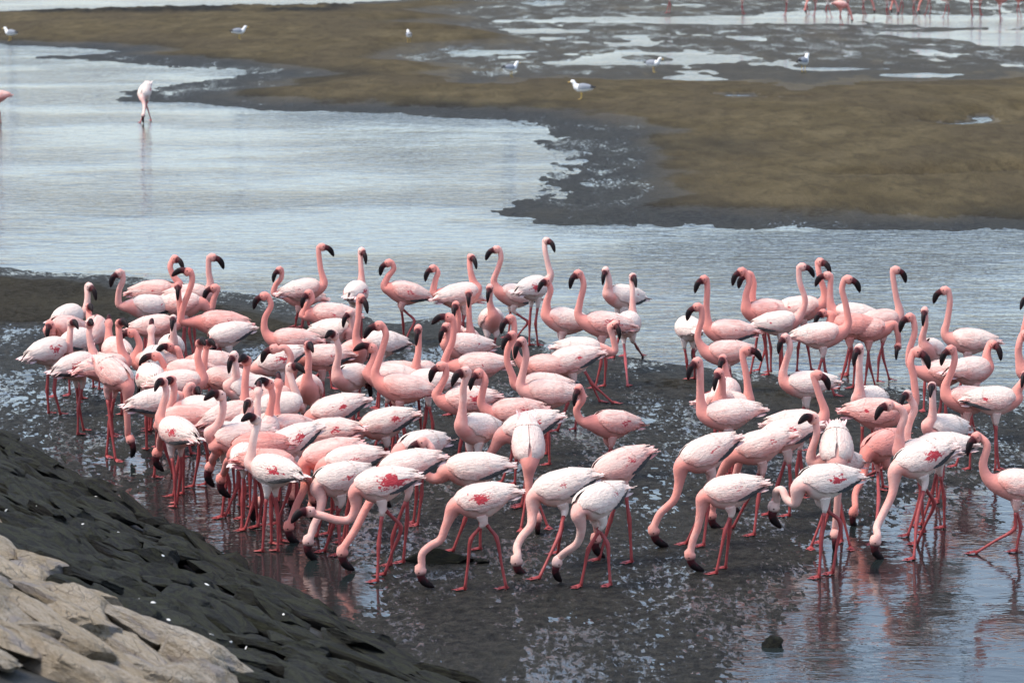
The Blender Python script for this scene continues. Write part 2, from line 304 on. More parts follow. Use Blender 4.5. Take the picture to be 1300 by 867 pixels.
wme = mesh('channel_water', [(-4000, -50, 0), (4000, -50, 0), (4000, 7000, 0), (-4000, 7000, 0)], [(0, 1, 2, 3)], [M_WATER])
wo = link('channel_water', wme); wo['kind'] = 'structure'; wo['label'] = 'pale blue rippled tidal channel water'
def ground_z(x, y): return max(0.0, float(height(np.array([x]), np.array([y]))[0][0]))

# ---------------------------------------------------------------- stone bank
SLOPE = .40
def bank_z(x, y):
    d = (x - BA[0]) * bnor[0] + (y - BA[1]) * bnor[1]; return d * SLOPE, d
na, nd = 120, 60
V = []
for i in range(na):
    for j in range(nd):
        a = -9 + 30.0 * i / (na - 1); d = -.5 + 7.5 * j / (nd - 1)
        p = BA + bdir * a + bnor * d; V.append((p[0], p[1], d * SLOPE - .05))
Va = np.array(V); Va[:, 2] += .06 * fbm(Va[:, 0] * 1.4, Va[:, 1] * 1.4, 4, 101)
bank = link('stone_bank', mesh('stone_bank', Va, grid_faces(na, nd), [M_SILT])); bank['kind'] = 'structure'; bank['label'] = 'sloping stone bank, pale dry stones above dark algae covered ones'
def rock_mesh(name, mat, seed, flat=.4, sub=4, cuts=11):
    import bmesh
    rr = np.random.default_rng(seed); bm = bmesh.new(); bmesh.ops.create_icosphere(bm, subdivisions=sub, radius=1.0)
    P = np.array([v.co[:] for v in bm.verts])
    for k in range(cuts):
        n = rr.normal(size=3); n[2] *= .9; n /= np.linalg.norm(n); d = rr.uniform(.45, .78); s = P @ n - d; P = P - np.outer(np.clip(s, 0, None), n) * .985
    q = 1 + .12 * fbm(P[:, 0] * 2.1 + seed, P[:, 1] * 2.1 + P[:, 2] * 1.3, 4, seed) + .09 * fbm(P[:, 0] * 4 + seed, P[:, 1] * 4 + P[:, 2] * 16, 5, seed + 5, .7)
    P = P * q[:, None]; P[:, 2] *= flat
    F = [[v.index for v in f.verts] for f in bm.faces]; bm.free()
    me = mesh(name, P, F, [mat]); me.set_sharp_from_angle(angle=R(32)); return me
DARK = [rock_mesh('stone', M_DARKSTONE, 200 + k, random.uniform(.3, .5)) for k in range(14)]
PALEM = [rock_mesh('stone', M_PALESTONE, 300 + k, random.uniform(.3, .48)) for k in range(12)]
slope_rot = Matrix((( bdir[0], bnor[0], 0), (bdir[1], bnor[1], 0), (0, 0, 1))).to_quaternion() @ Quaternion((1, 0, 0), math.atan(SLOPE))
def stone(a, d, L, W, T, ms, lift=0.0, yaw=0, sub=None):
    p = BA + bdir * a + bnor * d; z = d * SLOPE + lift
    o = link('stone', random.choice(ms), bank)
    q = slope_rot @ Quaternion((0, 0, 1), yaw + random.choice((0, math.pi))) @ Quaternion((1, 0, 0), random.gauss(.03, .08)) @ Quaternion((0, 1, 0), random.gauss(0, .07))
    o.matrix_local = Matrix.Translation((p[0], p[1], z)) @ q.to_matrix().to_4x4() @ Matrix.Diagonal((L, W, T, 1))
    return o
def pale_edge(a): return 2.26 + .16 * math.sin(a * 1.7) + .1 * math.sin(a * 4.1 + 1)
random.seed(21)
a = -2.6
rowd = -.06
while rowd < 4.6:
    pale_row = rowd
    a = -2.6 + random.uniform(-.2, .2)
    while a < 11.5:
        L = random.choice((random.uniform(.12, .2), random.uniform(.22, .36), random.uniform(.3, .55))) * (1.15 if rowd > 1.9 else 1); W = min(L, random.uniform(.09, .19)) * (1.2 if rowd > 1.9 else 1); d = rowd + random.uniform(-.05, .05)
        ap = a + L * .8
        isp = d > pale_edge(ap)
        P = BA + bdir * ap + bnor * d; x, y = to_px(np.array([P[0], P[1], d * SLOPE]))
        if -140 < x < 1100 and y < 1000:
            if not (d < .05 and random.random() < .35):
                stone(ap, d, L, W, random.uniform(.5, .8) * W * (1.2 if L < .18 else 1.5), PALEM if isp else DARK, random.uniform(-.03, .02) - (.05 if d < .1 else 0), random.gauss(0, .22))
        a += L * random.uniform(1.15, 1.5)
    rowd += random.uniform(.12, .17) * (1.25 if rowd > 1.9 else 1)
# ---------------------------------------------------------------- lone stones on the flat
def lone(name, px, py, L, W, T, yaw, label, k):
    p = on_z(px, py); o = link(name, DARK[k]); o.location = (p[0], p[1], .0 if name == 'round_stone' else .022); o.rotation_euler = (0, 0, yaw); o.scale = (L, W, T); o['label'] = label; o['category'] = 'stone'
lone('flat_stone', 556, 713, .24, .12, .17, -.25, 'long flat dark slab lying in the mud among wading legs', 2)
lone('flat_stone', 612, 716, .05, .05, .06, .2, 'small dark stone beside the long flat slab', 5)
lone('round_stone', 982, 820, .062, .06, .19, .3, 'small round green black stone standing in rippled water', 8)

# ---------------------------------------------------------------- shells
import bmesh as _bm
bm = _bm.new(); _bm.ops.create_uvsphere(bm, u_segments=10, v_segments=6, radius=1.0)
for v_ in bm.verts: v_.co.z = v_.co.z * .35 if v_.co.z > 0 else v_.co.z * .08; v_.co.x *= 1 + .25 * v_.co.y
shell_me = bpy.data.meshes.new('shell_scrap'); bm.to_mesh(shell_me); bm.free(); shell_me.materials.append(M_SHELL)
for p_ in shell_me.polygons: p_.use_smooth = True
SHELLS = [(47, 642), (105, 665), (8, 648), (122, 630), (176, 760), (214, 787), (195, 765), (238, 819), (312, 822), (333, 696), (398, 745), (293, 815), (262, 742), (150, 675), (207, 705), (360, 780), (120, 605), (268, 805)]

# ---------------------------------------------------------------- flamingo parts
TX = [-.235, -.205, -.165, -.12, -.07, -.02, .03, .07, .10, .122]
TRY = [.008, .024, .048, .070, .086, .092, .088, .076, .062, .050]
TRZ = [.008, .022, .046, .070, .090, .099, .095, .082, .066, .053]
TZ = [.012, .010, .008, .004, .0, -.002, .0, .004, .010, .016]
def wing_mesh(side, seed):
    rr = np.random.default_rng(seed); nu, nv = 44, 18
    WXs = [.112, .09, .05, 0, -.05, -.10, -.15, -.20, -.25, -.285]
    WRY = [.050, .071, .0915, .0995, .0985, .091, .074, .052, .028, .010]; WRZ = [.056, .078, .0985, .1075, .106, .097, .080, .058, .034, .014]
    WZ = [.010, .006, .0, -.002, -.001, .004, .006, .006, .004, .0]
    V, UV = [], []
    ph = rr.uniform(0, 6.28)
    for i in range(nu):
        u = i / (nu - 1); x = .112 - .397 * u
        ry = np.interp(-x, [-q for q in WXs], WRY); rz = np.interp(-x, [-q for q in WXs], WRZ); zc = np.interp(-x, [-q for q in WXs], WZ)
        lo = np.interp(u, [0, .12, .35, .6, .8, 1], [20, -6, -24, -26, -14, 10]) + 3 * math.sin(u * 24 + ph) + 2 * math.sin(u * 61 + ph * 2)
        hi = np.interp(u, [0, .2, .8, 1], [78, 89, 89, 60])
        for j in range(nv):
            w = j / (nv - 1); th = R(hi + (lo - hi) * w)
            # overlapping feather tips: a sawtooth that steps up tip by tip, staggered round the wing
            k = 13.0 * u + .5 * (int(w * 9) % 2) + .55 * w; saw = (k % 1.0)
            rel = .0035 * (saw - .5) * sstep(.06, .2, u) * sstep(1.0, .85, u); edge = .004 * sstep(.0, .08, u) * (1 - .9 * sstep(.72, 1.0, w) * sstep(.75, .5, u))
            c, s = math.cos(th), math.sin(th)
            V.append((x, side * (ry + rel + edge) * c, zc + (rz + rel + edge) * s)); UV.append((u, w))
    # a turned-under rim gives the wing its thickness
    n0 = len(V)
    for i in range(nu):
        p = V[i * nv + nv - 1]; V.append((p[0], p[1] * .86, p[2] - .001)); UV.append((i / (nu - 1), 1.0))
    F = grid_faces(nu, nv)
    for i in range(nu - 1): F.append((i * nv + nv - 1, n0 + i, n0 + i + 1, (i + 1) * nv + nv - 1))
    # long scapular feathers laid over the rump
    for q in range(4):
        b = len(V); ang = R(82 - 17 * q); x0 = -.11 - .008 * q; ln = .135 - .012 * q + rr.uniform(-.01, .02); wd = .011
        for i in range(7):
            f = i / 6; x = x0 - ln * f; ry = np.interp(-x, [-z for z in WXs], WRY) + .006; rz = np.interp(-x, [-z for z in WXs], WRZ) + .006 + .012 * f * f
            ww = wd * (1 - f ** 3) + .0008
            for s_ in (-1, 1):
                th = ang + s_ * ww / .06
                V.append((x, side * ry * math.cos(th), .004 + rz * math.sin(th))); UV.append((.45 + .3 * f, .25))
            th = ang; V.append((x, side * (ry + .003) * math.cos(th), .004 + (rz + .004) * math.sin(th))); UV.append((.45 + .3 * f, .25))
        for i in range(6):
            o = b + i * 3; F += [(o, o + 2, o + 5, o + 3), (o + 2, o + 1, o + 4, o + 5)]
    if side < 0: F = [f[::-1] for f in F]
    me = mesh('wing', V, F, [M_WING]); uv = me.uv_layers.new(name='UVMap')
    for lp in me.loops: uv.data[lp.index].uv = UV[lp.vertex_index]
    return me
def blade(V, F, p0, p1, wdir, w, up, n=6, curve=0.0):
    b = len(V); p0, p1, wdir, up = map(np.array, (p0, p1, wdir, up))
    for i in range(n):
        f = i / (n - 1); c = p0 + (p1 - p0) * f + up * curve * 4 * f * (1 - f); ww = w * (1 - f ** 2.5) ** .5 * (0.55 + .45 * min(1, f * 3)) + .0006
        V += [tuple(c - wdir * ww), tuple(c + up * .0025), tuple(c + wdir * ww)]
    for i in range(n - 1):
        o = b + i * 3; F += [(o, o + 1, o + 4, o + 3), (o + 1, o + 2, o + 5, o + 4)]
def flight_mesh(side, seed):
    rr = np.random.default_rng(seed); V, F = [], []
    for q in range(4):
        x0 = -.075 - .02 * q; x1 = -.205 - .022 * q + rr.uniform(-.01, .01)
        blade(V, F, (x0, side * (.090 - .004 * q), -.036 + .007 * q), (x1, side * (.040 - .009 * q), -.012 + .009 * q), (0, -.35 * side, .9), .0105, (0, side, -.3), 7, .012)
    return mesh('flight_feathers', V, F, [M_BLACK])
def tail_mesh(seed):
    rr = np.random.default_rng(seed); V, F = [], []
    for q in range(7):
        y = (q - 3) * .009; blade(V, F, (-.165, y * .8, .012), (-.285 - .012 * rr.random(), y * 2.3, .012 + rr.uniform(-.014, .012)), (0, 1, .15 * (q - 3)), .014, (0, 0, 1), 6, .004)
        blade(V, F, (-.15, y * .8, -.008), (-.262 - .012 * rr.random(), y * 2.0, -.010 + rr.uniform(-.01, .01)), (0, 1, -.15 * (q - 3)), .014, (0, 0, -1), 6, .004)
    return mesh('tail', V, F, [M_TAIL])
WINGS = [(wing_mesh(1, 10 + k), wing_mesh(-1, 20 + k)) for k in range(4)]
FLIGHT = (flight_mesh(1, 3), flight_mesh(-1, 4)); TAILS = [tail_mesh(k) for k in range(3)]
# bill: head frame, x forward, z up
bc = [(.026, .003), (.043, .004), (.060, .001), (.076, -.008), (.090, -.022), (.102, -.038), (.112, -.053), (.118, -.063)]
brz = [.0265, .0245, .0240, .0245, .0230, .0185, .0120, .0030]; bry = [.0205, .0190, .0180, .0172, .0155, .0120, .0080, .0022]
V = []; NB = 10
for i, (x, z) in enumerate(bc):
    a_, b_ = bc[max(0, i - 1)], bc[min(len(bc) - 1, i + 1)]; tx, tz = b_[0] - a_[0], b_[1] - a_[1]; ln = math.hypot(tx, tz); nx, nz = -tz / ln, tx / ln
    for j in range(NB):
        th = 2 * math.pi * j / NB; V.append((x + nx * brz[i] * math.sin(th), bry[i] * math.cos(th), z + nz * brz[i] * math.sin(th)))
F = grid_faces(len(bc), NB, True); F.append(tuple(range(NB - 1, -1, -1))); o_ = (len(bc) - 1) * NB; F.append(tuple(range(o_, o_ + NB)))
BILL = mesh('bill', V, F, [M_BILL])
bm = _bm.new(); _bm.ops.create_icosphere(bm, subdivisions=2, radius=.0048); EYE = bpy.data.meshes.new('eye'); bm.to_mesh(EYE); bm.free(); EYE.materials.append(M_EYE)

def catmull(P, n, closed=False):
    P = [np.asarray(p, float) for p in P]; P = [2 * P[0] - P[1]] + P + [2 * P[-1] - P[-2]]
    out = []
    for i in range(1, len(P) - 2):
        p0, p1, p2, p3 = P[i - 1:i + 3]
        d1 = max(np.linalg.norm(p1 - p0), 1e-6) ** .5; d2 = max(np.linalg.norm(p2 - p1), 1e-6) ** .5; d3 = max(np.linalg.norm(p3 - p2), 1e-6) ** .5
        m1 = (p2 - p1) + d2 * ((p1 - p0) / d1 - (p2 - p0) / (d1 + d2)); m2 = (p2 - p1) + d2 * ((p3 - p2) / d3 - (p3 - p1) / (d2 + d3))
        for k in range(n):
            s = k / n; out.append((2 * s ** 3 - 3 * s * s + 1) * p1 + (s ** 3 - 2 * s * s + s) * m1 + (-2 * s ** 3 + 3 * s * s) * p2 + (s ** 3 - s * s) * m2)
    out.append(P[-2]); return np.array(out)
def resample(C, n):
    s = np.concatenate([[0], np.cumsum(np.linalg.norm(np.diff(C, axis=0), axis=1))]); q = np.linspace(0, s[-1], n)
    return np.stack([np.interp(q, s, C[:, k]) for k in range(3)], 1), s[-1]
def unit(v): return v / max(np.linalg.norm(v), 1e-9)
NS = 14
def tube(C, rl, rv, left, V, F, MI, mi, ns, cap=True):
    """loft rings along C; left = first lateral axis"""
    base = len(V); L = unit(np.asarray(left, float)); n = len(C)
    for i in range(n):
        T = unit(C[min(n - 1, i + 1)] - C[max(0, i - 1)]); L = unit(L - T * (L @ T)); U = np.cross(T, L)
        for j in range(ns):
            th = 2 * math.pi * j / ns; V.append(C[i] + L * (rl[i] * math.cos(th)) + U * (rv[i] * math.sin(th)))
    for f in grid_faces(n, ns, True): F.append(tuple(base + k for k in f)); MI.append(mi)
    if cap:
        F.append(tuple(base + k for k in range(ns - 1, -1, -1))); MI.append(mi); F.append(tuple(base + (n - 1) * ns + k for k in range(ns))); MI.append(mi)
    return base

def flamingo(b):
    yaw = R(b['yaw']); pitch = R(b['pitch']); S = b['s']
    h = np.array((math.cos(yaw), math.sin(yaw), 0)); left = np.array((-math.sin(yaw), math.cos(yaw), 0)); up = np.array((0, 0, 1.0))
    bx, by = b['xy']
    feet = b.get('feet')
    if feet:                                   # where it stands is known: that gives the distance
        fpts = [on_z(x, y, .004) for x, y in feet]; Yb = float(np.mean([p[1] for p in fpts])) + .0
        ctr = on_y(bx, by, Yb); hb = ctr[2]
        if len(fpts) == 2 and abs(fpts[0][1] - fpts[1][1]) > .7: pass
    else:
        hb = b['hb'] * S; ctr = on_z(bx, by, hb); fpts = None
    hf = h * math.cos(pitch) + up * math.sin(pitch); hu = -h * math.sin(pitch) + up * math.cos(pitch)
    loc = lambda x, y, z: ctr + (hf * x + left * y + hu * z) * S
    root = np.array((ctr[0], ctr[1], 0.0))
    V, F, MI, pink, lores = [], [], [], [], []
    # ---- neck and head in the place
    chest = loc(.11, 0, .012)
    hx, hy = b['head']; tx, ty = b['tip']
    Lb = .131 * S
    nk = b['neck']; ly = nk[-1][1] if nk else by
    feeding = b.get('feed', (ty > hy and hy > ly + 5 and hy > by + 14))
    if feeding:
        tp = on_z(tx, ty, .012); Yh = min(max(tp[1], chest[1] - .38 * S), chest[1] + .38 * S)
        if h[1] > -.3: Yh = max(Yh, chest[1] - .16 * S)
        if h[1] < .3: Yh = min(Yh, chest[1] + .16 * S)
    else:
        Yh = chest[1] + h[1] * .05 * S
    head = on_y(hx, hy, Yh); tip = on_y(tx, ty, Yh); tv = tip - head; ln = np.linalg.norm(tv)
    if feeding:
        if ln > Lb: tv = tv * (Lb / ln)
        hl = left; tv = tv - hl * (tv @ hl) * .6; tv = unit(tv)
        if feeding and abs(h[1]) > .6: tv = unit(tv + np.array((0, -h[1] * .25, 0)))
        hl = unit(hl - tv * (hl @ tv))
    else:
        if ln > Lb: tv = tv * (Lb / ln)
        if abs(tv[0]) < .55 * Lb: tv[2] = max(min(tv[2], .8 * Lb), -.8 * Lb)
        dp = math.sqrt(max(Lb ** 2 - tv @ tv, 0)); tv = tv + np.array((0, (1 if b.get('away') else -1) * dp, 0)); tv = unit(tv)
        hh = unit(np.array((tv[0], tv[1], 0)) + 1e-6); hl = np.cross(up, hh); hl = unit(hl - tv * (hl @ tv))
    q = Quaternion(Vector(hl), -R(28)); ax = np.array(q @ Vector(tv)); hup = np.cross(ax, hl) * 1.0
    if not feeding and hup[2] < 0: hup = -hup; hl = -hl
    hl = np.cross(hup, ax)
    pts = [loc(.02, 0, -.002), loc(.075, 0, .002), chest]
    m = len(nk)
    for k, (x, y) in enumerate(nk):
        f = (k + .6) / (m + .6); P = on_y(x, y, chest[1] + (Yh - chest[1]) * f)
        if k == 0 and np.linalg.norm(P - chest) < .035 * S: continue
        pts.append(P)
    nape = head - ax * .024 * S - hup * .010 * S
    if np.linalg.norm(pts[-1] - nape) < .03 * S and len(pts) > 4: pts.pop()
    pts += [nape]
    NCv = catmull(pts, 10); i0 = 20; NCn, nlen = resample(NCv[i0:], 30)
    torso = np.array([loc(x, 0, z) for x, z in zip(TX, TZ)]); C = list(torso[:-2]); rl = [r * S for r in TRY[:-2]]; rv = [r * S for r in TRZ[:-2]]
    pk = [.75, .55, .36, .30, .30, .34, .42, .50]; lo = [0] * 8
    for i, p in enumerate(NCn):
        f = i / 29; C.append(p); d = f * nlen / S
        r = .0235 + .036 * math.exp(-(d / .065) ** 1.25) - .0025 * f; rl.append(r * S * .96); rv.append(r * S * 1.05)
        pk.append(.67 + .05 * math.exp(-d / .1) - .10 * f); lo.append(0)
    for (dx, du, a_, c_, l_) in ((-.010, .001, .0320, .0345, 0), (.008, .002, .0360, .0385, 0), (.022, .001, .0325, .0350, .25), (.036, 0, .0250, .0285, 1.0)):
        C.append(head + (ax * dx + hup * du) * S); rl.append(a_ * S * .86); rv.append(c_ * S * .92); pk.append(.58); lo.append(l_)
    C = np.array(C)
    b0 = tube(C, rl, rv, left, V, F, MI, 0, NS)
    A = np.array(V[b0:]).reshape(len(C), NS, 3)
    for it in range(4):                        # ease the breast into the neck
        B = A.copy(); B[6:16] = .5 * A[6:16] + .25 * (A[5:15] + A[7:17]); A = B
    for i in range(len(C)): 
        for j in range(NS):
            V[b0 + i * NS + j] = A[i, j]; s_ = (A[i, j] - C[i]) @ up / max(rv[i], 1e-4); pink.append(pk[i] - (.16 * s_ if i < 12 else 0)); lores.append(lo[i])  # back paler, underside pinker: belly shading put into the plumage colour
    # ---- legs
    for k, sd in enumerate((1, -1)):
        hip = loc(-.022, sd * .034, -.070); kn = loc(-.022, sd * .036, -.118)
        if fpts: ft = np.array(fpts[min(k, len(fpts) - 1)]); 
        else:
            st = b['step'] * (1 if k == 0 else -1); ft = root + h * (.0 + st) * S + left * sd * .035 * S
        if fpts and len(fpts) == 1 and k == 1: ft = ft + h * .05 * S - left * .07 * S
        ft = np.array((ft[0], ft[1], ground_z(ft[0], ft[1]) + .003)); 
        anks = b.get('ank')
        if anks and k < len(anks):
            ankle = on_y(anks[k][0], anks[k][1], (kn[1] + ft[1]) / 2)
        else: ankle = kn + (ft - kn) * .47 - h * b['bend'][k] * S
        Cc = catmull([hip, kn, kn + (ankle - kn) * .5, ankle, ankle + (ft - ankle) * .5, ft], 4); nC = len(Cc)
        rad = np.interp(np.arange(nC), [0, 4, 6, 8, 11, 12, 13, 16, nC - 2, nC - 1], [.040, .024, .0135, .0105, .0125, .0150, .0125, .0085, .0095, .012]) * S * .95
        c0 = len(V); tube(Cc[:7], rad[:7], rad[:7], left, V, F, MI, 0, 8); pink += [.35] * (len(V) - c0); lores += [0] * (len(V) - c0)
        c0 = len(V); tube(Cc[6:], rad[6:], rad[6:], left, V, F, MI, 1, 7); 
        fd = h; fo = len(V); z3 = np.array((0, 0, .006))
        toe = lambda an, l: ft + (fd * math.cos(an) + left * math.sin(an)) * l * S
        P = [ft - fd * .018 * S + z3, toe(.55, .062), toe(.28, .050), toe(0, .078), toe(-.28, .050), toe(-.55, .062)]
        for p in P: V.append(p + z3 * .3)
        V.append(ft + z3 * 3.4); V.append(toe(0, .03) + z3 * 1.2)
        for i in range(1, 5): F.append((fo + 7, fo + i, fo + i + 1)); MI.append(1)
        for tri in ((0, 6, 1), (0, 5, 6), (6, 7, 1), (6, 5, 7)): F.append(tuple(fo + i for i in tri)); MI.append(1)
        pink += [.3] * (len(V) - c0); lores += [0] * (len(V) - c0)
    Vr = np.array(V) - root
    me = mesh('flamingo', Vr, F, [M_BODY, M_LEG], MI); fattr(me, 'pink', pink); fattr(me, 'lores', lores)
    o = link('flamingo', me); o.location = root
    colr = (b['p'], b['g'], .5, b['r'])
    o.color = colr
    tm = Matrix(((hf[0], left[0], hu[0], 0), (hf[1], left[1], hu[1], 0), (hf[2], left[2], hu[2], 0), (0, 0, 0, 1)))
    bodyM = Matrix.Translation(Vector(ctr - root)) @ tm @ Matrix.Scale(S, 4)
    wv = WINGS[b['i'] % len(WINGS)]
    for w in wv:
        wo = link('wing', w, o, bodyM); wo.color = colr
    if b['k']:
        for w in FLIGHT: link('flight_feathers', w, o, bodyM)
    ta = link('tail', TAILS[b['i'] % 3], o, bodyM); ta.color = colr
    hm = Matrix(((ax[0], hl[0], hup[0], 0), (ax[1], hl[1], hup[1], 0), (ax[2], hl[2], hup[2], 0), (0, 0, 0, 1)))
    headM = Matrix.Translation(Vector(head - root)) @ hm @ Matrix.Scale(S, 4)
    link('bill', BILL, o, headM)
    for sd in (1, -1): link('eye', EYE, o, headM @ Matrix.Translation((.016, sd * .0275, .012)))
    return o, feeding, head, ctr

